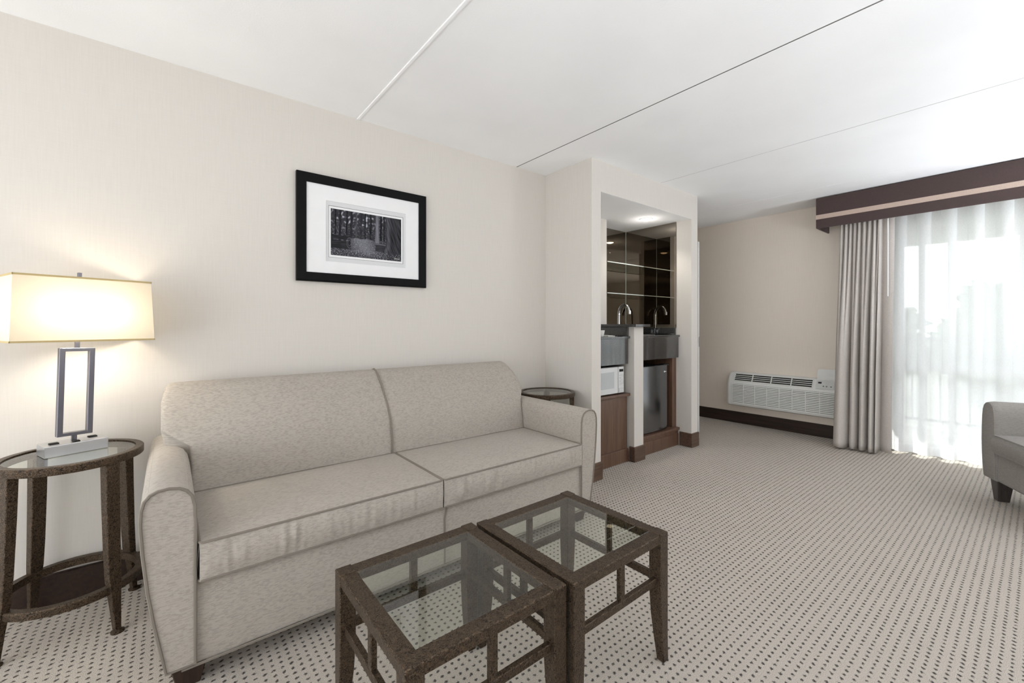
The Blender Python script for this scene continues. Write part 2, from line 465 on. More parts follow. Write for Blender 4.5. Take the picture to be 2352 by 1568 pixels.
# base with two front panels
m = MB()
def front_y(u, z):
    return 1.722 + .004*noise.noise(Vector((u*9, 0, z*3)))+.006*((z-.2)/.2)**2
nx, nz = 60, 12
def fn(i, j):
    u = .06+(1.91-.06)*i/(nx-1); z = .082+(.355-.082)*j/(nz-1); return (u, front_y(u, z), z)
m.grid(fn, nx, nz)
m.box(.062, 1.908, 1.74, 2.57, .084, .352)
base = m.build('base', SOFA, sofa, SO, 50)
MB().tube([(.03, AF, .082), (.5, 1.717, .080), (1.0, 1.717, .080), (1.5, 1.717, .080), (1.95, AF, .082)], .005, 6).build('hem_piping', PIPE, base, SO)
MB().tube([(.985+.012*(1 if z > .3 else .2), front_y(.985, z)-.002, z) for z in (.083,.15,.22,.29,.33,.352)], .0045, 6).build('seam_piping', PIPE, base, SO)
# legs
for u0, v0 in ((.0, 1.735), (1.88, 1.735), (.0, 2.47), (1.88, 2.47)):
    a = .02
    MB().hexa([(u0+a,v0+a*.6,0),(u0+.1-a,v0+a*.6,0),(u0+.1-a,v0+.1-a,0),(u0+a,v0+.1-a,0),(u0,v0,.085),(u0+.1,v0,.085),(u0+.1,v0+.1,.085),(u0,v0+.1,.085)], .003, 1).build('leg', ESP, sofa, SO)
# seat cushions
def cushion(x0, x1, y0, y1, z0, z1, crown, bulge, seed, wr=.009):
    m = MB(); n = 44; k = 26; h = 8
    def top(i, j):
        a = i/(n-1)*2-1; b = j/(k-1)*2-1
        z = z1+crown*(1-a**4)*(1-abs(b)**2.5)+.004*noise.noise(Vector((a*4+seed, b*3, 0)))*(1-a**6)*(1-b**6)
        return (x0+(x1-x0)*i/(n-1), y0+(y1-y0)*j/(k-1), z)
    m.grid(top, n, k)
    m.grid(lambda i, j: (x0+(x1-x0)*i/(n-1), y0+(y1-y0)*j/(k-1), z0), n, k)
    F = 4
    def pucker(x, t):
        e = noise.noise(Vector((x*11+seed, 0, 3)))
        w = noise.noise(Vector((x*46+seed*3, t*1.3, seed)))
        return wr*2.6*w*max(0, e+.25)*(math.sin(math.pi*t))
    N = n*F
    def front(i, j):
        t = j/(h-1); x = x0+(x1-x0)*i/(N-1); a = i/(N-1)*2-1
        y = y0-bulge*math.sin(math.pi*t)*(1-a**8)+pucker(x, t)
        return (x, y, z0+(z1-z0)*t)
    m.grid(front, N, h)
    m.grid(lambda i, j: (x0+(x1-x0)*i/(n-1), y1+bulge*math.sin(math.pi*j/(h-1)), z0+(z1-z0)*j/(h-1)), n, h)
    for xx, sg in ((x0, -1), (x1, 1)):
        m.grid(lambda i, j: (xx+sg*bulge*.35*math.sin(math.pi*j/(h-1)), y0+(y1-y0)*i/(k-1), z0+(z1-z0)*j/(h-1)), k, h)
    return m
def rect_loop(x0, x1, y0, y1, z, r=.02):
    L = []
    for cx, cy, a0 in ((x1-r, y0+r, -90), (x1-r, y1-r, 0), (x0+r, y1-r, 90), (x0+r, y0+r, 180)):
        for q in range(0, 91, 22): L.append((cx+r*math.cos(R(a0+q)), cy+r*math.sin(R(a0+q)), z))
    return L
for i, (x0, x1) in enumerate(((.076, .966), (.972, 1.896))):
    cu = cushion(x0, x1, 1.70, 2.235, .352, .476, .020, .012, 1.7+i*5).build('seat_cushion', SOFA, sofa, SO, 40)
    p = MB(); p.tube(rect_loop(x0, x1, 1.70, 2.235, .476, .012), .0046, 6, True); p.tube(rect_loop(x0, x1, 1.70, 2.235, .353, .012), .0046, 6, True)
    p.build('cushion_piping', PIPE, cu, SO)
# back
prof = [(2.236,.36),(2.234,.47),(2.244,.56),(2.268,.66),(2.314,.736),(2.366,.80),(2.412,.852),(2.448,.888),(2.478,.908),(2.508,.916),(2.540,.908),(2.568,.882),(2.588,.83),(2.598,.74),(2.60,.60),(2.60,.36),(2.60,.09),(2.40,.09),(2.24,.09)]
def sst(a, b, x): t = max(0, min(1, (x-a)/(b-a))); return t*t*(3-2*t)
def uL(z): return .072-.100*sst(.655, .69, z)+.018*sst(.86, .916, z)
def uR(z): return 1.900+.058*sst(.64, .72, z)-.03*sst(.82, .916, z)
cv, cz = 2.44, .60
ts = [(0,.93),(.0025,.96),(.006,.982),(.012,.994),(.02,1)]
cols = ts+[(x, 1) for x in [i/60 for i in range(2, 59)]]+[(1-t, k) for t, k in ts[::-1]]
m = MB()
def fn(i, j):
    t, k = cols[i]; v, z = prof[j]
    if z > .62: v2, z2 = cv+.06+(v-cv-.06)*k, .70+(z-.70)*k
    else: v2, z2 = cv+(v-cv)*(1-(1-k)*.3), z
    a, b = uL(z), uR(z); u = a+(b-a)*t
    if j < 8: v2 += .004*noise.noise(Vector((u*3, z*3, 1)))-.010*math.sin(math.pi*max(0, min(1, (z-.45)/.45)))*math.sin(math.pi*t)**.3+.006*math.exp(-((u-.955)/.02)**2)
    return (u, v2, z2)
V = m.grid(fn, len(cols), len(prof), cv=True)
m.bm.faces.new(V[0]); m.bm.faces.new(V[-1][::-1])
bk = m.build('backrest', SOFA, sofa, SO, 55)
MB().tube([(.955, v-.004-(.006 if .5 < z < .88 else 0), z+(.002 if z > .88 else 0)) for v, z in prof[:11]], .0048, 6).build('back_seam', PIPE, bk, SO)

# ------------------------------------------------------------------ nesting glass coffee tables
def coffee_table(name, label, x, y, rz=0):
    t = thing(name, label, 'table', (x, y, 0), rz, 'pair of square glass coffee tables')
    hs, T, top = .2425, .046, .452
    m = MB()
    for sgn in (-1, 1):
        m.box(-hs+.002, hs-.002, sgn*(hs-.002)-(T if sgn > 0 else 0), sgn*(hs-.002)+(T if sgn < 0 else 0), top-.034, top-.002, .003, 1)
        m.box(sgn*(hs-.002)-(T if sgn > 0 else 0), sgn*(hs-.002)+(T if sgn < 0 else 0), -hs+.002, hs-.002, top-.034, top-.0022, .003, 1)
    m.box(-hs+.05, hs-.05, -hs+.038, -hs+.05, top-.03, top-.012); m.box(-hs+.05, hs-.05, hs-.05, hs-.038, top-.03, top-.012)
    m.box(-hs+.038, -hs+.05, -hs+.05, hs-.05, top-.03, top-.012); m.box(hs-.05, hs-.038, -hs+.05, hs-.05, top-.03, top-.012)
    m.build('top_frame', BRONZE, t)
    MB().box(-hs+.046, hs-.046, -hs+.046, hs-.046, top-.012, top-.003, .002, 1).build('glass_top', GLASS, t)
    for sx in (-1, 1):
        for sy in (-1, 1):
            X, Y = sx*hs, sy*hs; a = .047
            st = [(top, a, 0), (.25, a, 0), (.16, .043, 0), (.08, .036, 0), (.0, .029, .001)]
            m = MB(); rings = []
            for z, w_, o in st:
                x1, y1 = X+sx*o, Y+sy*o; x2, y2 = X+sx*o-sx*w_, Y+sy*o-sy*w_
                rings.append([m.bm.verts.new(q) for q in ((x1,y1,z),(x2,y1,z),(x2,y2,z),(x1,y2,z))])
            for a_, b_ in zip(rings, rings[1:]):
                for k in range(4): m.bm.faces.new((a_[k], a_[(k+1) % 4], b_[(k+1) % 4], b_[k]))
            m.bm.faces.new(rings[0]); m.bm.faces.new(rings[-1][::-1])
            bmesh.ops.bevel(m.bm, geom=[e for e in m.bm.edges], offset=.0025, segments=1, affect='EDGES')
            m.build('leg', BRONZE, t)
    zs = .287
    for s_ in (-1, 1):
        c_ = s_*(hs-.022)
        MB().box(-hs+.04, hs-.04, c_-.009, c_+.009, zs-.013, zs+.012, .002, 1).build('stretcher', BRONZE, t)
        MB().box(c_-.009, c_+.009, -hs+.04, hs-.04, zs-.013, zs+.012, .002, 1).build('stretcher', BRONZE, t)
        MB().box(-.012, .012, c_-.0085, c_+.0085, zs+.01, top-.033, .002, 1).build('post', BRONZE, t)
        MB().box(c_-.0085, c_+.0085, -.012, .012, zs+.01, top-.033, .002, 1).build('post', BRONZE, t)
    return t
ct = coffee_table('coffee_table', 'square bronze glass-topped coffee table cut off by the bottom edge of the picture', .6275, 1.079)
ct2 = copy_tree(ct); ct2.location = (1.1265, 1.067, 0); ct2.rotation_euler = (0,0,R(.4))
ct2['label'] = 'square bronze glass-topped coffee table nearer the bar, showing its whole top'

# ------------------------------------------------------------------ round side tables
def side_table(label, x, y, rz):
    t = thing('side_table', label, 'table', (x, y, 0), rz, 'round bronze side tables')
    Ro, top = .213, .675
    MB().lathe([(Ro-.034, top-.030), (Ro-.002, top-.030), (Ro, top-.027), (Ro, top-.003), (Ro-.003, top), (Ro-.026, top), (Ro-.026, top-.012), (Ro-.034, top-.012)], n=72, closed=True).build('top_rim', BRONZE, t)
    MB().lathe([(.0001, top-.011), (Ro-.0285, top-.011), (Ro-.0275, top-.004), (.0001, top-.003)], n=64).build('glass_top', GLASS, t)
    rz_ = .165
    MB().lathe([(.186, rz_-.014), (.214, rz_-.014), (.216, rz_+.010), (.212, rz_+.014), (.188, rz_+.014)], n=72, closed=True).build('lower_ring', BRONZE, t)
    for k in range(4):
        a = R(45+90*k); ca, sa = math.cos(a), math.sin(a)
        def P(r, tq, z): return (r*ca-tq*sa, r*sa+tq*ca, z)
        st = [(.646, .172, .205, .024), (.5, .176, .207, .0235), (.3, .184, .212, .0225), (.2, .190, .217, .021), (.1, .203, .224, .015), (.012, .212, .232, .010)]
        m = MB(); rings = []
        for z, r0, r1, hw in st:
            rings.append([m.bm.verts.new(P(r, q, z)) for r, q in ((r0,-hw),(r1,-hw),(r1,hw),(r0,hw))])
        for a_, b_ in zip(rings, rings[1:]):
            for q in range(4): m.bm.faces.new((a_[q], a_[(q+1) % 4], b_[(q+1) % 4], b_[q]))
        m.bm.faces.new(rings[0]); m.bm.faces.new(rings[-1][::-1])
        bmesh.ops.bevel(m.bm, geom=list(m.bm.edges), offset=.002, segments=1, affect='EDGES')
        lg = m.build('leg', BRONZE, t)
        fx, fy, _ = P(.225, 0, 0)
        MB().lathe([(.021,0),(.0215,.005),(.014,.009),(.008,.012),(.008,.016)], (fx, fy, 0), 20).build('foot', BRONZE, lg)
    return t
st1 = side_table('round bronze side table with glass top and lower ring, under the lit lamp', -.297, 2.405, R(-6))
st2 = copy_tree(st1); st2.location = (2.252, 2.375, 0); st2.rotation_euler = (0,0,R(2))
st2['label'] = 'round bronze side table with glass top, tucked in the corner behind the sofa arm'

# ------------------------------------------------------------------ table lamp
lamp = thing('table_lamp', 'lit table lamp with wide rectangular cream shade and open nickel frame on a silver base', 'lamp', (-.300, 2.440, .6722), R(21))
tl = R(1.4)
tilt = bpy.data.objects   # (tilt is applied to the meshes themselves: the lamp leans a little)
def lean(mb):
    M_ = Matrix.Rotation(tl, 4, 'Y')
    for v in mb.bm.verts: v.co = M_ @ v.co
    return mb
def shift(mb):
    for v in mb.bm.verts: v.co = v.co+Vector((.019, 0, -.004))
    return mb
bs = MB().box(-.092, .092, -.05, .05, 0, .044, .003, 2).build('base', SILVER, lamp)
for x, y, w_ in ((-.058, -.01, .026), (.0, -.03, .02), (.06, .015, .026)):
    MB().box(x-w_/2, x+w_/2, y-.011, y+.011, .0435, .0485, .001, 1).build('outlet', DARKV, bs)
    # dark slot faces on each outlet
f = MB(); t = .0085
f.box(-.052, -.052+2*t, -.012, .012, .066, .415, .001, 1); f.box(.052-2*t, .052, -.012, .012, .066, .415, .001, 1)
f.box(-.0445, .0445, -.0118, .0118, .066, .079, .001, 1); f.box(-.0445, .0445, -.0118, .0118, .402, .415, .001, 1)
lean(f).build('frame', NICKEL, lamp)
lean(MB().box(-.0075, .0075, -.006, .006, .043, .067)).build('lower_stem', NICKEL, lamp)
lean(MB().box(-.007, .007, -.006, .006, .414, .50)).build('upper_stem', NICKEL, lamp)
zb, zt = .450, .695
WB, DB, WT, DT = .208, .105, .199, .097
def ring_rect(W, D, z): return [(-W,-D,z),(W,-D,z),(W,D,z),(-W,D,z)]
m = MB(); th = .0015
for off in (0, th):
    A = [m.bm.verts.new(q) for q in ring_rect(WB-off, DB-off, zb)]; B = [m.bm.verts.new(q) for q in ring_rect(WT-off, DT-off, zt)]
    for k in range(4): m.bm.faces.new((A[k], A[(k+1) % 4], B[(k+1) % 4], B[k]))
    if off == 0: A0, B0 = A, B
m2 = MB()
A = [m2.bm.verts.new(q) for q in ring_rect(WB, DB, zb)]; B = [m2.bm.verts.new(q) for q in ring_rect(WT, DT, zt)]
for k in range(4): m2.bm.faces.new((A[k], A[(k+1) % 4], B[(k+1) % 4], B[k]))
m.bm.free()
sh = shift(m2).build('lamp_shade', SHADE, lamp, smooth=False)
for W, D, z in ((WB, DB, zb), (WT, DT, zt)):
    g = MB()
    for sgn in (-1, 1):
        g.box(-W-.0015, W+.0015, sgn*D-.0015, sgn*D+.0015, z-.0035, z+.0035); g.box(sgn*W-.0015, sgn*W+.0015, -D-.0015, D+.0015, z-.0035, z+.0035)
    shift(g).build('shade_trim', GOLD, sh)
g = MB()
g.tube([(-WT, 0, zt-.01), (WT, 0, zt-.01)], .002, 6); g.tube([(0, -DT, zt-.01), (0, DT, zt-.01)], .002, 6)
shift(g).build('shade_spider', NICKEL, sh)
lean(MB().tube([(0,0,.49), (0,0,zt-.008)], .003, 8)).build('harp', NICKEL, lamp)
lean(MB().box(-.006, .006, -.006, .006, zt-.008, zt+.024, .001, 1)).build('finial', NICKEL, lamp)
g = MB(); g.tube([(-.07, 0, .49), (.07, 0, .49)], .005, 8)
lean(g).build('socket_bar', NICKEL, lamp)
for x in (-.07, .07):
    sk = lean(MB().lathe([(.012,.488),(.014,.49),(.014,.515),(.011,.517)], (x,0,0), 16)).build('socket', NICKEL, lamp)
    bl = lean(MB().lathe([(.010,.516),(.014,.525),(.026,.550),(.029,.565),(.026,.581),(.014,.593),(.0005,.596)], (x,0,0), 20)).build('bulb', BULB, sk)

# ------------------------------------------------------------------ framed picture
PX0, PX1, PZ0, PZ1 = .552, 1.349, 1.430, 2.045
pf = thing('framed_picture', 'black framed black-and-white forest photograph with wide white mat above the sofa', 'picture', ((PX0+PX1)/2, WY, (PZ0+PZ1)/2))
po = ((PX0+PX1)/2, WY, (PZ0+PZ1)/2)
m = MB(); fw = .052; y0 = WY-.028
def fr_ring(m, x0, x1, z0, z1, w_, ya, yb):
    O = [(x0,z0),(x1,z0),(x1,z1),(x0,z1)]; I = [(x0+w_,z0+w_),(x1-w_,z0+w_),(x1-w_,z1-w_),(x0+w_,z1-w_)]
    vs = {}
    for nm, L, yy in (('oa',O,ya+.003),('ia',I,ya+.006),('ib',I,yb),('ob',O,yb),):
        vs[nm] = [m.bm.verts.new((x, yy, z)) for x, z in L]
    mid = [m.bm.verts.new((x, ya, z)) for x, z in [(x0+.008,z0+.008),(x1-.008,z0+.008),(x1-.008,z1-.008),(x0+.008,z1-.008)]]
    seq = [vs['ob'], vs['oa'], mid, vs['ia'], vs['ib']]
    for a_, b_ in zip(seq, seq[1:]+seq[:1]):
        for k in range(4): m.bm.faces.new((a_[k], a_[(k+1) % 4], b_[(k+1) % 4], b_[k]))
fr_ring(m, PX0, PX1, PZ0, PZ1, fw, y0, WY-.001)
m.build('frame', BLACKF, pf, po, 20)
yb = WY-.012
AX0, AX1, AZ0, AZ1 = .738, 1.176, 1.592, 1.866      # photograph
def ringbox(m, x0, x1, z0, z1, a0, a1, b0, b1, ya, yb_):
    m.box(x0, a0, ya, yb_, z0, z1); m.box(a1, x1, ya, yb_, z0, z1); m.box(a0, a1, ya, yb_, z0, b0); m.box(a0, a1, ya, yb_, b1, z1)
m = MB(); ringbox(m, PX0+fw-.004, PX1-fw+.004, PZ0+fw-.004, PZ1-fw+.004, AX0-.028, AX1+.028, AZ0-.040, AZ1+.040, yb-.004, yb+.004)
m.build('mat', MATBOARD, pf, po)
m = MB(); ringbox(m, AX0-.03, AX1+.03, AZ0-.042, AZ1+.042, AX0-.0125, AX1+.0125, AZ0-.0145, AZ1+.0145, yb-.001, yb+.005)
m.build('inner_mat', MATGREY, pf, po)
m = MB(); ringbox(m, AX0-.0125, AX1+.0125, AZ0-.0145, AZ1+.0145, AX0-.011, AX1+.011, AZ0-.013, AZ1+.013, yb+.0002, yb+.005)
m.build('mat_line', BLACKF, pf, po)
m = MB(); ringbox(m, AX0-.0112, AX1+.0112, AZ0-.0132, AZ1+.0132, AX0, AX1, AZ0, AZ1, yb+.001, yb+.005)
m.build('print_margin', MATBOARD, pf, po)
# the print: a forest path in greys
def forest(s, t):
    n = noise.noise; V3 = Vector
    d = n(V3((s*26, t*30, 0)))*.5+n(V3((s*60, t*52, 4)))*.35
    v = .055+.09*max(0, d)
    if t > .42+.03*n(V3((s*9, 0, 5))):
        sky = max(0, n(V3((s*30, t*17, 7)))-.12)*1.7*sst(.45, .95, t)*(.5+.5*n(V3((s*7, t*2, 1))))
        v += sky*1.1+max(0, n(V3((s*48, t*70, 11)))-.25)*.75*sst(.95, .5, t)
        for c0, w_, b_ in ((.06,.010,.05),(.12,.014,.06),(.21,.012,.05),(.27,.016,.07),(.34,.011,.16),(.405,.009,.08),(.46,.010,.06),(.54,.014,.05),(.69,.012,.04),(.735,.010,.05)):
            if abs(s-c0-.01*(t-.5)) < w_: v = b_*.6+.04*n(V3((s*80, t*9, 3)))
    else:
        v = .06+.09*max(0, d)+.34*max(0, n(V3((s*55, t*75, 2)))-.05)*sst(.0, .25, t+.1)+.16*math.exp(-((s-.42-.25*(.35-t))/.16)**2)*sst(0, .2, t)
    # pale trunk on a stump
    if .6 < s < .675 and t > .30+.0: 
        e = (s-.637)/(.022+.018*(1-t)); 
        if abs(e) < 1: v = .25-.12*e*e+.10*n(V3((s*70, t*6, 9)))
    if .61 < s < .76 and .18 < t < .36: v = .05+.07*max(0, n(V3((s*14, t*70, 5))))+(.22 if .335 < t < .35 else 0)
    # big dark trunk at right, spreading to its foot
    edge = .765-.07*sst(.35, 0, t)+.015*n(V3((t*7, 0, 0)))
    if s > edge:
        v = .055+.05*n(V3((s*42+t*9, t*3, 6)))+.05*n(V3((s*90+t*22, t*5, 1)))+.05*sst(edge, edge+.03, s)*sst(edge+.09, edge+.03, s)
    # log at left
    if s < .265 and .16 < t < .46-.03*s:
        k = (t-.16)/.3
        v = .035+.05*max(0, n(V3((s*9, t*60, 8))))+(.22*max(0, n(V3((s*30, 1, 2)))+.2) if abs(k-.98) < .03 or abs(k-.62) < .03 else 0)
        e = math.hypot((s-.245)/.035, (t-.30)/.11)
        if abs(e-1) < .12 or abs(e-.55) < .09: v += .07
    if t < .16 and n(V3((s*60, t*80, 3))) > .3: v += .25
    return max(.008, min(.7, v*.82-.008))
nx, nz = 250, 156
me_m = MB(); V = me_m.grid(lambda i, j: (AX0+(AX1-AX0)*i/nx, yb+.0015, AZ0+(AZ1-AZ0)*j/nz), nx+1, nz+1)
pm = M('forest_print').set(None, .6, 0, .1)
at = pm.node('ShaderNodeVertexColor'); at.layer_name = 'print'; pm.color(at.outputs[0])
pr = me_m.build('print', pm.m, pf, po, smooth=False)
ca = pr.data.color_attributes.new('print', 'FLOAT_COLOR', 'POINT')
for v in pr.data.vertices:
    s_ = (v.co.x+po[0]-AX0)/(AX1-AX0); t_ = (v.co.z+po[2]-AZ0)/(AZ1-AZ0)
    q = forest(s_, t_)
    ca.data[v.index].color = (q*.92, q*.92, q*1.06, 1)
# small white signature scrawl
pts = []
for i in range(26):
    pts.append((AX0+.392+.0013*i, yb+.0008, AZ0+.0165+.0022*math.sin(i*1.7)+(.003 if i in (1, 2, 14) else 0)))
sg = MB().tube(pts, .0006, 4); sg.tube([(AX0+.388, yb+.0008, AZ0+.010), (AX0+.428, yb+.0008, AZ0+.0105)], .0004, 4)
sg.build('signature', MATBOARD, pf, po)

# ------------------------------------------------------------------ bar niche
# left counter
CT = 1.085
CY = 2.25
o = (2.85, 2.45, 0)
lc = thing('bar_counter', 'polished black granite counter above the microwave, left of the half-wall', 'counter', o)
MB().box(NL+.002, 3.117, CY-.012, 2.648, CT-.02, CT, .003, 1).build('countertop', GRAN, lc, o)
MB().box(NL+.002, 3.100, CY, CY+.03, .845, CT-.019, .002, 1).build('apron', GRAN, lc, o)
MB().box(3.100, 3.1185, CY+.005, 2.648, CT, 1.163, .002, 1).build('backsplash', GRAN, lc, o)
o = (2.85, 2.45, 0)
bc = thing('base_cabinet', 'brown wood cabinet with ledge under the microwave', 'cabinet', o)
MB().box(NL+.002, 3.118, CY-.012, 2.645, .568, .592, .004, 2).build('ledge', CAB, bc, o)
MB().box(NL+.002, 3.100, CY+.012, 2.645, .012, .569).build('front_panel', CAB, bc, o)
MB().box(NL+.002, 3.106, CY-.004, CY+.03, 0, .115, .005, 2).build('plinth', CAB, bc, o)
# microwave
o = (2.825, 2.43, .592)
mw = thing('microwave', 'silver-white microwave oven on the brown cabinet ledge', 'microwave', o)
MB().box(2.592, 3.062, 2.285, 2.60, .597, .826, .004, 1).build('body', BLACKP, mw, o)
mb = MB().box(2.592, 2.978, 2.263, 2.287, .600, .826, .004, 1).build('door', MICRO, mw, o)
MB().box(2.635, 2.925, 2.2605, 2.264, .648, .784, .001, 1).build('door_window', WINDK, mb, o)
m_ = MB().box(2.983, 3.062, 2.263, 2.287, .600, .826, .004, 1).build('control_panel', MICRO, mw, o)
for r_ in range(4):
    for q in range(3):
        MB().box(2.996+q*.019, 3.008+q*.019, 2.2615, 2.2635, .672+r_*.024, .685+r_*.024).build('key', GREYP, m_, o)
MB().box(2.996, 3.048, 2.2612, 2.264, .782, .804).build('display', DARKV, m_, o)
MB().box(2.990, 3.055, 2.259, 2.264, .612, .642, .002, 1).build('door_button', MICRO, m_, o)
for x in (2.63, 3.02):
    for y in (2.31, 2.57): MB().lathe([(.010,.5922),(.012,.598)], (x, y, 0), 12).build('foot', BLACKP, mw, o)
# cup, saucer and napkin on the left counter
tag(MB().lathe([(.022,0),(.024,.002),(.030,.030),(.034,.052),(.0325,.052),(.028,.028),(.020,.005),(.0005,.004)], (0,0,0), 28).build('cup', CUPW), 'small white cup on the black counter left of the half-wall', 'cup').location = (2.82, 2.32, CT)
np_ = MB(); np_.hexa([(-.04,-.03,0),(.05,-.035,0),(.055,.03,0),(-.035,.035,0),(-.038,-.028,.010),(.045,-.033,.004),(.05,.028,.005),(-.033,.033,.012)], .002, 1)
tag(np_.build('napkin', CUPW), 'folded white napkin lying beside the white cup', 'napkin').location = (2.915, 2.315, CT)
# bar ledge (cap on the half-wall)
o = (3.19, 2.4, 1.165)
tag(MB().box(3.072, 3.285, 2.15, 2.649, 1.165, 1.189, .003, 2).build('bar_ledge', GRAN, None, o), 'black granite cap lying along the top of the half-wall', 'ledge').location = o
# sink counter
o = (3.59, 2.55, 0)
sc = thing('sink_counter', 'black speckled granite sink counter with deep apron above the small refrigerator', 'counter', o)
MB().box(3.2555, NR-.001, CY-.014, 2.648, CT-.02, CT, .003, 1).box(3.311, NR-.001, 2.64, 2.879, CT-.02, CT).build('countertop', GRAN, sc, o)
MB().box(3.2555, NR-.006, CY, CY+.03, .862, CT-.019, .002, 1).build('apron', GRAN, sc, o)
MB().box(NR-.016, NR-.001, CY+.03, 2.878, CT, 1.152, .002, 1).box(3.312, NR-.015, 2.864, 2.879, CT, 1.152, .002, 1).build('backsplash', GRAN, sc, o)
MB().lathe([(.150,0),(.158,.002),(.155,.005),(.146,.003),(.140,-.002),(.0005,-.003)], (3.605, 2.50, CT), 40).build('sink_basin', STEEL, sc, o)
# faucet
o = (3.590, 2.72, CT)
fa = thing('faucet', 'chrome gooseneck faucet with two lever handles on the sink counter', 'faucet', o)
MB().box(-.075, .075, -.022, .022, 0, .012, .005, 2).build('base_plate', CHROME, fa)
sp = [(0,0,.01), (0,0,.10), (0,0,.20), (0,-.006,.245), (0,-.028,.285), (0,-.060,.303), (0,-.094,.296), (0,-.120,.268), (0,-.130,.235), (0,-.132,.215)]
fine = []
for a_, b_ in zip(sp, sp[1:]):
    for q in range(4): fine.append(tuple(a_[k]+(b_[k]-a_[k])*q/4 for k in range(3)))
fine.append(sp[-1])
for it in range(3): fine = [fine[0]]+[tuple((fine[i-1][k]+2*fine[i][k]+fine[i+1][k])/4 for k in range(3)) for i in range(1, len(fine)-1)]+[fine[-1]]
m = MB().tube(fine, .0135, 14); m.tube([(0,-.132,.24), (0,-.132,.206)], .0165, 14)
m.build('spout', CHROME, fa)
for x in (-.055, .055):
    m = MB().lathe([(.014,.01),(.014,.035),(.010,.045),(.0005,.05)], (x,0,0), 16)
    m.tube([(x,0,.040), (x*1.3,-.01,.054), (x*1.9,-.02,.066)], [.006,.006,.0045], 8)
    m.build('handle', CHROME, fa)
# mini fridge with plinth, filler panel
o = (3.54, 2.5, 0)
fb = thing('fridge_base', 'brown wood plinth under the small refrigerator', 'plinth', o)
MB().box(3.2565, NR-.001, CY-.012, 2.83, .150, .176, .004, 2).build('ledge', CAB, fb, o)
MB().box(3.2565, NR-.004, CY+.006, 2.83, 0, .151).build('kick_board', CAB, fb, o)
MB().box(3.2565, NR-.006, CY-.002, CY+.012, 0, .118, .005, 2).build('moulding', CAB, fb, o)
tag(MB().box(3.850, NR-.001, CY+.028, 2.83, .1765, .861).build('filler_panel', CAB), 'narrow upright brown wood panel beside the small refrigerator', 'panel')
o = (3.54, 2.5, .176)
fg = thing('mini_fridge', 'small steel-fronted black refrigerator under the sink counter', 'refrigerator', o)
MB().box(3.305, 3.790, 2.312, 2.72, .182, .788, .006, 2).build('body', BLACKP, fg, o)
m = MB(); NQ = 24
bow = lambda t: 2.268+.016*(2*t-1)**2+.010*max(0, abs(2*t-1)-.93)/.07
m.prism([(3.305+.485*i/NQ, bow(i/NQ)) for i in range(NQ+1)]+[(3.790, 2.308), (3.305, 2.308)], 'z', .188, .796)
dr = m.build('door', FRIDGE, fg, o, 30)
MB().box(3.306, 3.789, 2.272, 2.312, .7955, .8005).build('top_band', BLACKP, dr, o)
lg = MB(); lg.lathe([(.0005,0),(.008,0),(.008,.0015),(.0005,.0015)], (0,0,0), 14); lg.box(.009, .030, -.003, .003, 0, .0015)
for v in lg.bm.verts: v.co = Vector((3.706+v.co.x, 2.2735-v.co.z, .735+v.co.y))
lg.build('badge', CUPW, dr, o)
MB().box(3.70, 3.785, 2.275, 2.33, .7945, .806, .003, 1).build('hinge_cover', BLACKP, fg, o)
for x in (3.33, 3.76):
    for y in (2.33, 2.69): MB().lathe([(.012,.1763),(.012,.185)], (x, y, 0), 12).build('foot', STEEL, fg, o)
# mirrors: back and side panels, glass shelves
bm_ = tag(MB().box(3.312, NR-.008, 2.872, 2.879, 1.153, NZ-.0025).build('back_mirror', MIRROR), 'smoked mirror panel on the back of the bar niche behind the faucet', 'mirror')
MB().box(NR-.0115, NR-.008, 2.8705, 2.873, 1.153, NZ-.003).box(3.318, 3.321, 2.8705, 2.873, 1.153, NZ-.003).build('polished_edge', EDGE, bm_)
tag(MB().box(NR-.008, NR-.001, 2.275, 2.879, 1.153, NZ-.0025).build('side_mirror', MIRROR), 'smoked mirror panel on the right side of the bar niche', 'mirror')
tag(MB().box(3.311, 3.317, 2.70, 2.872, 1.19, NZ-.0025).build('side_mirror', MIRROR), 'smoked mirror strip on the left side of the sink recess, seen in the other mirrors', 'mirror')
for z, lb in ((1.80, 'upper glass shelf crossing the smoked mirrors'), (1.495, 'lower glass shelf crossing the smoked mirrors above the faucet')):
    g_ = tag(MB().box(3.318, NR-.0085, 2.647, 2.8715, z-.004, z+.004).build('glass_shelf', SHELFG), lb, 'shelf', 'glass shelves in the bar niche')
    MB().box(3.318, NR-.0085, 2.645, 2.647, z-.004, z+.004).build('polished_edge', EDGE, g_)
o = (3.59, 2.397, NZ-.0012)
dl = thing('downlight', 'small round lit downlight in the niche ceiling', 'light', o)
MB().lathe([(.040,-.004),(.062,-.005),(.065,-.001),(.065,.0)], (0,0,0), 36).build('trim_ring', WHITEP, dl)
MB().lathe([(.0005,-.017),(.02,-.015),(.036,-.010),(.045,-.004),(.045,-.002)], (0,0,0), 36).build('lens', DOWNL, dl)

# ------------------------------------------------------------------ wall air conditioner
AX = FX
o = (FX, 1.82, 0)
ac = thing('air_conditioner', 'white wall-mounted heating and cooling unit with louvred grille under the bare wall', 'air conditioner', o)
Y0, Y1, Z0, Z1 = 1.285, 2.362, .232, .622
D = .175
def acprof(k=0):
    return [(FX, Z0), (FX-D+.03-k, Z0), (FX-D+.008-k, Z0+.012), (FX-D-k, Z0+.035), (FX-D+.010-k, Z1-.135), (FX-D+.022-k, Z1-.098), (FX-D+.066, Z1-.016), (FX-D+.085, Z1-.004), (FX, Z1)]
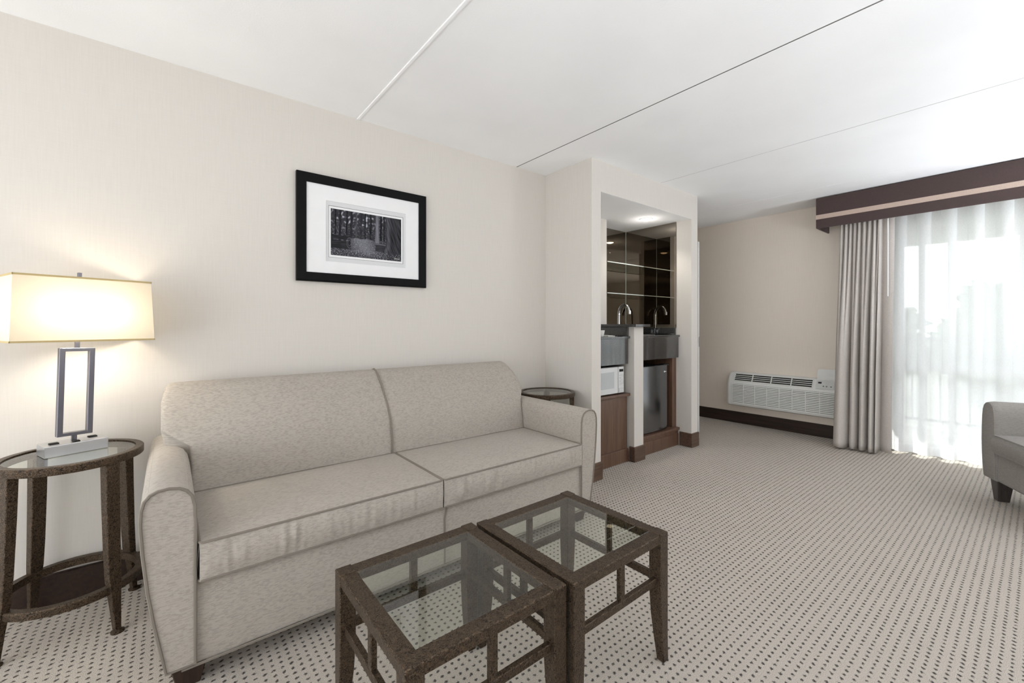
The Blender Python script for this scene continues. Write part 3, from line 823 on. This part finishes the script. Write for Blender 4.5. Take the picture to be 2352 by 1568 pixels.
# body with a shallow front cavity behind the grilles
m = MB()
P = acprof()
sl = [(Y0, .0), (Y0, 1.), (Y0+.012, 1), (Y1-.03, 1), (Y1-.012, .99), (Y1-.003, .96), (Y1, .90)]
def fn(i, j):
    y, k = sl[i]; x, z = P[j]
    if i == 0: k = 1
    zc = .42; return (FX+(x-FX)*(k if i > 0 else 1), y, zc+(z-zc)*(k if i > 0 else 1))
V = m.grid(fn, len(sl), len(P), cv=True); m.bm.faces.new(V[0]); m.bm.faces.new(V[-1][::-1])
m.build('housing', WHITEP, ac, o)
# front louvres
g = MB(); ns = 13
for k in range(ns):
    z = Z0+.035+k*.0178; xf = FX-D+.002+.0006*k*.6
    g.hexa([(xf-.0105,Y0+.02,z),(xf+.010,Y0+.02,z),(xf+.010,Y1-.065,z),(xf-.0105,Y1-.065,z),(xf-.007,Y0+.02,z+.0105),(xf+.010,Y0+.02,z+.0125),(xf+.010,Y1-.065,z+.0125),(xf-.007,Y1-.065,z+.0105)])
for k in range(1, 8):
    y = Y0+.02+(Y1-Y0-.085)*k/8; g.box(FX-D-.0075, FX-D+.014, y-.003, y+.003, Z0+.036, Z0+.262)
g.build('front_grille', WHITEP, ac, o)
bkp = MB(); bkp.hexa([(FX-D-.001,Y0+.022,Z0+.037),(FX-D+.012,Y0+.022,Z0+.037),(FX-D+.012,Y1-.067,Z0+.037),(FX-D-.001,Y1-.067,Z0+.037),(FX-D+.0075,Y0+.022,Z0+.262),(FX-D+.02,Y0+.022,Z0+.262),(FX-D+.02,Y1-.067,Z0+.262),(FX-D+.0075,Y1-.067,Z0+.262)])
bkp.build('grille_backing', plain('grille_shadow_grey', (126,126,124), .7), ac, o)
# top outlet: dark opening on the sloped shoulder with slats
pa = Vector((FX-D+.0245, 0, Z1-.0935)); pb = Vector((FX-D+.0645, 0, Z1-.019))
dirv = (pb-pa).normalized(); nrm = Vector((-dirv.z, 0, dirv.x))
ya, yb2 = 1.50, Y1-.075
def sl_box(m, t0, t1, y0, y1, h0, h1):
    a = pa+(pb-pa)*t0; b = pa+(pb-pa)*t1
    q = [a+nrm*h0, b+nrm*h0, b+nrm*h1, a+nrm*h1]
    m.hexa([(q[0].x,y0,q[0].z),(q[1].x,y0,q[1].z),(q[1].x,y1,q[1].z),(q[0].x,y1,q[0].z),(q[3].x,y0,q[3].z),(q[2].x,y0,q[2].z),(q[2].x,y1,q[2].z),(q[3].x,y1,q[3].z)])
m = MB(); sl_box(m, .0, 1, ya, yb2, -.02, .0015); m.build('vent_opening', DARKV, ac, o)
m = MB()
for k in range(5): t0 = -.02+k*.26; sl_box(m, t0-.035, t0+.045, ya-.002, yb2+.002, .0, .007)
for k in range(5): y = ya+(yb2-ya)*k/4; sl_box(m, -.03, 1.03, y-.004, y+.004, .0, .0075)
m.build('vent_slats', WHITEP, ac, o)
# control panel and its raised lid
m = MB(); sl_box(m, -.08, .98, Y0+.03, ya-.03, -.005, .006)
cp = m.build('control_panel', GREYP, ac, o)
m = MB(); sl_box(m, .62, .82, ya-.075, ya-.045, .005, .007); m.build('display', DARKV, cp, o)
m = MB()
for y in (ya-.095, ya-.122, ya-.160): sl_box(m, .22, .36, y-.006, y+.006, .005, .0085)
m.build('buttons', plain('button_grey', (120,120,122), .5), cp, o)
m = MB()
def lid(i, j):
    y = Y0+.03+(ya-.03-Y0-.03)*i/6; t = j/7
    return (FX-.108+.035*t-.012*math.sin(math.pi*t), y, Z1-.012+.112*t)
m.grid(lid, 7, 8)
m.grid(lambda i, j: tuple(Vector(lid(i, j))+Vector((.006,0,.002))), 7, 8)
m.build('lid', WHITEP, ac, o)

# ------------------------------------------------------------------ valance, drape, sheer
VX, VY1, VY0, VZ0, VZ1 = 5.0, 1.407, -1.85, 2.137, 2.432
o = (5.2, 0, VZ0)
va = thing('valance', 'dark brown box valance with a beige band across the top of the window', 'valance', o)
m = MB(); m.box(VX, VX+.016, VY0, VY1, VZ0, VZ1, .004, 2); m.box(VX+.01, FX-.001, VY1-.016, VY1, VZ0, VZ1, .003, 1)
m.box(VX+.01, FX-.001, VY0, VY0+.016, VZ0, VZ1); m.box(VX+.01, FX-.001, VY0, VY1, VZ1-.018, VZ1-.002)
m.build('cover', VAL, va, o)
m = MB(); m.box(VX-.0015, VX+.004, VY0, VY1+.001, VZ0+.088, VZ0+.131); m.box(VX+.002, FX-.001, VY1-.003, VY1+.0015, VZ0+.088, VZ0+.131)
m.build('band', VALS, va, o)
m = MB(); m.box(VX+.05, VX+.075, VY0+.02, VY1-.02, VZ1-.05, VZ1-.018); m.box(5.235, 5.265, VY0+.02, VY1-.02, VZ1-.05, VZ1-.018)
m.build('curtain_track', WHITEP, va, o)
# drape: pleated, flaring to the floor
dp = thing('drape', 'beige-grey full-length drape gathered at the left side of the window', 'curtain', (5.07, 1.06, 0))
o = (5.07, 1.06, 0)
m = MB(); NU, NVV = 300, 48
ZT, ZB_ = 2.375, .018
folds = [0]
def folds_at(t, B):
    for b0, b1 in zip(B, B[1:]):
        if t <= b1: return (max(0., math.sin(math.pi*(t-b0)/(b1-b0))-.16)/.84)**.55
    return 0.
B_TOP = [0, .085, .18, .26, .345, .43, .53, .63, .71, .78]
B_LOW = [0, .285, .45, .615, .75, .78]
def drape(i, j):
    t = i/(NU-1); h = j/(NVV-1); z = ZT+(ZB_-ZT)*h
    e = sst(.05, .75, h); n_ = noise.noise
    y0 = 1.235+.045*h**1.2; y1 = .835+.02*h
    tw = max(0, min(1, t+.022*n_(Vector((t*3, h*1.6, 2)))*math.sin(math.pi*t)))
    f = (1-e)*.046*folds_at(tw, B_TOP)+e*(.105+.03*n_(Vector((t*4, 0, 6))))*folds_at(tw, B_LOW)
    k = sst(.775, .80, t)
    xf = 5.125-f-.075*e*(1-t)+.012*n_(Vector((t*3, h*2, 0)))*h
    xp = 5.150-.06*(t-.78)/.22*(.4+.6*e)-.02*math.sin(math.pi*max(0, t-.78)/.22)
    x = xf*(1-k)+xp*k
    return (x, y0+(y1-y0)*t, z+(.010*n_(Vector((t*6, 0, 0))) if j == NVV-1 else 0))
m.grid(drape, NU, NVV)
cl = m.build('cloth', DRAPE, dp, o, 80)
sm = cl.modifiers.new('thick', 'SOLIDIFY'); sm.thickness = .003; sm.offset = 0
lean_w = MB().tube([(5.032, .868, 2.36), (5.030, .869, 1.44)], .0055, 10)
lean_w.build('pull_wand', WHITEP, dp, o)
# sheer
so = (5.25, -.4, 0)
sh_ = thing('sheer_curtain', 'white translucent sheer curtain hanging in front of the glass door', 'curtain', so)
SY1, SY0 = .90, -1.80
def sheer_pt(y, h):
    # pinch pleats every .155 m, each relaxing into a soft wave
    e = sst(0, .5, h)
    k = (y-.504)/.158; fr = k-math.floor(k+.5)
    x = 5.255-.028*math.exp(-(fr/.10)**2)*(1-.25*e)-.018*e*math.cos(2*math.pi*fr)
    x += .02*noise.noise(Vector((y*3.1, h*1.1, 2)))*(.3+h)
    yy = y+.055*math.sin(2*math.pi*fr)*math.exp(-(fr/.17)**2)*1.3*(1-.35*e)
    return x, yy
m = MB(); NU, NVV = 520, 30
def sf(i, j):
    y = SY1+(SY0-SY1)*i/(NU-1); h = j/(NVV-1); x, yy = sheer_pt(y, h*.96)
    return (x, yy, 2.385+(.105-2.385)*h)
m.grid(sf, NU, NVV); m.build('cloth', SHEER, sh_, so, 85)
m = MB()
def hf(i, j):
    y = SY1+(SY0-SY1)*i/(NU-1); h = j/3; x, yy = sheer_pt(y, .96+.04*h)
    return (x, yy, .105+(.022-.105)*h)
m.grid(hf, NU, 4); m.build('hem', HEM, sh_, so, 85)

# ------------------------------------------------------------------ armchair at the right edge
ac2 = thing('armchair', 'grey upholstered armchair with dark tapered legs in front of the sheer curtain', 'armchair', (4.232, -.266, 0), R(27.3))
W, Dp = .38, .40
def chair_arm(sx):
    P = [(.235,.145),(.235,.30),(.236,.45),(.238,.56),(.244,.61),(.258,.642),(.280,.660),(.308,.665),(.334,.658),(.356,.640),(.370,.61),(.378,.56),(.384,.48),(.386,.40),(.382,.30),(.372,.21),(.362,.145)]
    cx, cz = .31, .40
    sl = [(Dp, .84), (Dp-.004, .92), (Dp-.012, .97), (Dp-.03, 1.), (.2, 1), (0, 1), (-.2, 1), (-.38, 1), (-.40, .97)]
    m = MB()
    def fn(i, j):
        y, k = sl[i]; x, z = P[j]; zz = cz+(z-cz)*(1-(1-k)*.35)
        return (sx*(cx+(x-cx)*k), y, zz if z > .2 else z+(1-k)*.05)
    V = m.grid(fn, len(sl), len(P), cv=True); m.bm.faces.new(V[0]); m.bm.faces.new(V[-1][::-1])
    a = m.build('arm', CHAIR, ac2, sharp=60)
    lp = [(sx*(cx+(x-cx)*.90), Dp-.0035, cz+(z-cz)*.967 if z > .2 else z+.012) for x, z in P]
    MB().tube(lp, .0035, 6, True).build('arm_piping', CHAIR, a)
chair_arm(1); chair_arm(-1)
def rbox(x0, x1, y0, y1, z0, z1, r): return MB().box(x0, x1, y0, y1, z0, z1, r, 5)
rbox(-.242, .242, -.36, Dp-.012, .142, .345, .02).build('front_rail', CHAIR, ac2)
cu = cushion(-.233, .233, -.20, Dp+.006, .335, .452, .03, .016, 9.1, .007).build('seat_cushion', CHAIR, ac2, sharp=40)
p = MB(); p.tube(rect_loop(-.233, .233, -.20, Dp+.006, .452, .015), .0042, 6, True); p.tube(rect_loop(-.233, .233, -.20, Dp+.006, .337, .015), .0042, 6, True)
p.build('cushion_piping', CHAIR, cu)
m = MB(); bp = [(-.20,.34),(-.195,.45),(-.205,.60),(-.235,.74),(-.27,.82),(-.30,.845),(-.34,.85),(-.375,.83),(-.395,.78),(-.40,.6),(-.40,.30),(-.39,.145),(-.22,.145)]
ts = [(0,.90),(.01,.96),(.03,1)]; cols = ts+[(q/12, 1) for q in range(1, 12)]+[(1-t, k) for t, k in ts[::-1]]
def fn(i, j):
    t, k = cols[i]; y, z = bp[j]; hw = .245+(.135 if z > .66 else 0)
    return (-hw+2*hw*t, -.30+(y+.30)*k, .5+(z-.5)*k)
V = m.grid(fn, len(cols), len(bp), cv=True); m.bm.faces.new(V[0]); m.bm.faces.new(V[-1][::-1])
m.build('backrest', CHAIR, ac2, sharp=60)
for sx in (-1, 1):
    for y0 in (Dp-.115, -.37):
        a, b2 = sx*.270, sx*.352; lo, hi = min(a, b2), max(a, b2); q = .016
        MB().hexa([(lo+q,y0+q,0),(hi-q,y0+q,0),(hi-q,y0+.085-q*.7,0),(lo+q,y0+.085-q*.7,0),(lo,y0,.148),(hi,y0,.148),(hi,y0+.085,.148),(lo,y0+.085,.148)], .003, 1).build('leg', CHAIRLEG, ac2)

# ------------------------------------------------------------------ light
wd = bpy.data.worlds.new('overcast'); scene.world = wd; wd.use_nodes = True
bg = wd.node_tree.nodes['Background']; bg.inputs[0].default_value = (.93,.965,1,1); bg.inputs[1].default_value = 6.0
def light(kind, name, loc, energy, col=(1,1,1), **k):
    d = bpy.data.lights.new(name, kind); d.energy = energy; d.color = col
    for a, v in k.items(): setattr(d, a, v)
    o = bpy.data.objects.new(name, d); COL.objects.link(o); o.location = loc; return o
s = light('SUN', 'sun', (20, -8, 20), 8.0, (1,.97,.92), angle=R(.6))
s.rotation_euler = Vector((-.64, .32, -.70)).to_track_quat('-Z', 'Y').to_euler()
Lm = Matrix.Translation((-.300, 2.440, .6722)) @ Matrix.Rotation(R(21), 4, 'Z') @ Matrix.Rotation(tl, 4, 'Y')
for x, e in ((-.07, 3.5), (.07, 2.2)):
    light('POINT', 'lamp_light', Lm @ Vector((x, 0, .565)), e, (1,.92,.79), shadow_soft_size=.02)
# unseen fill lights added behind the camera, throwing their light at the ceiling
for x, y, e in ((-1.0, -.3, 9), (.9, -1.0, 34), (2.5, -2.2, 66), (4.75, -1.25, 86)):
    light('AREA', 'added_uplight', (x, y, .85), e, (.86,.92,1), shape='DISK', size=.5).rotation_euler = (math.pi, 0, 0)
light('SPOT', 'added_down_fill', Lm @ Vector((0, 0, .48)), 7, (1,.92,.80), shadow_soft_size=.03, spot_size=R(150), spot_blend=.8)  # added spot with no fitting, boosts the light below the shade
dls = light('SPOT', 'niche_light', (3.59, 2.397, NZ-.02), 22, (1,.95,.86), shadow_soft_size=.04, spot_size=R(120), spot_blend=.6)


light('POINT', 'added_niche_fill', (3.59, 2.397, NZ-.13), 1.2, (1,.95,.88), shadow_soft_size=0)  # added point light with no fixture, brightens the niche ceiling

# ------------------------------------------------------------------ camera
cd = bpy.data.cameras.new('camera'); co = bpy.data.objects.new('camera', cd); COL.objects.link(co)
cd.sensor_width = 36; cd.lens = 979/2352*36; cd.clip_start = .02; cd.clip_end = 300
cd.shift_y = -37/2352
th = R(51.2)
co.location = (0, 0, 1.178); co.rotation_euler = (R(90), 0, th-R(90))
scene.camera = co
scene.view_settings.view_transform = 'Standard'; scene.view_settings.look = 'None'
scene.view_settings.gamma = 1; scene.view_settings.exposure = -.25
scene.cycles.use_denoising = True
scene.cycles.diffuse_bounces = 6; scene.cycles.transparent_max_bounces = 24; scene.cycles.glossy_bounces = 6; scene.cycles.max_bounces = 14
scene.cycles.sample_clamp_indirect = 8
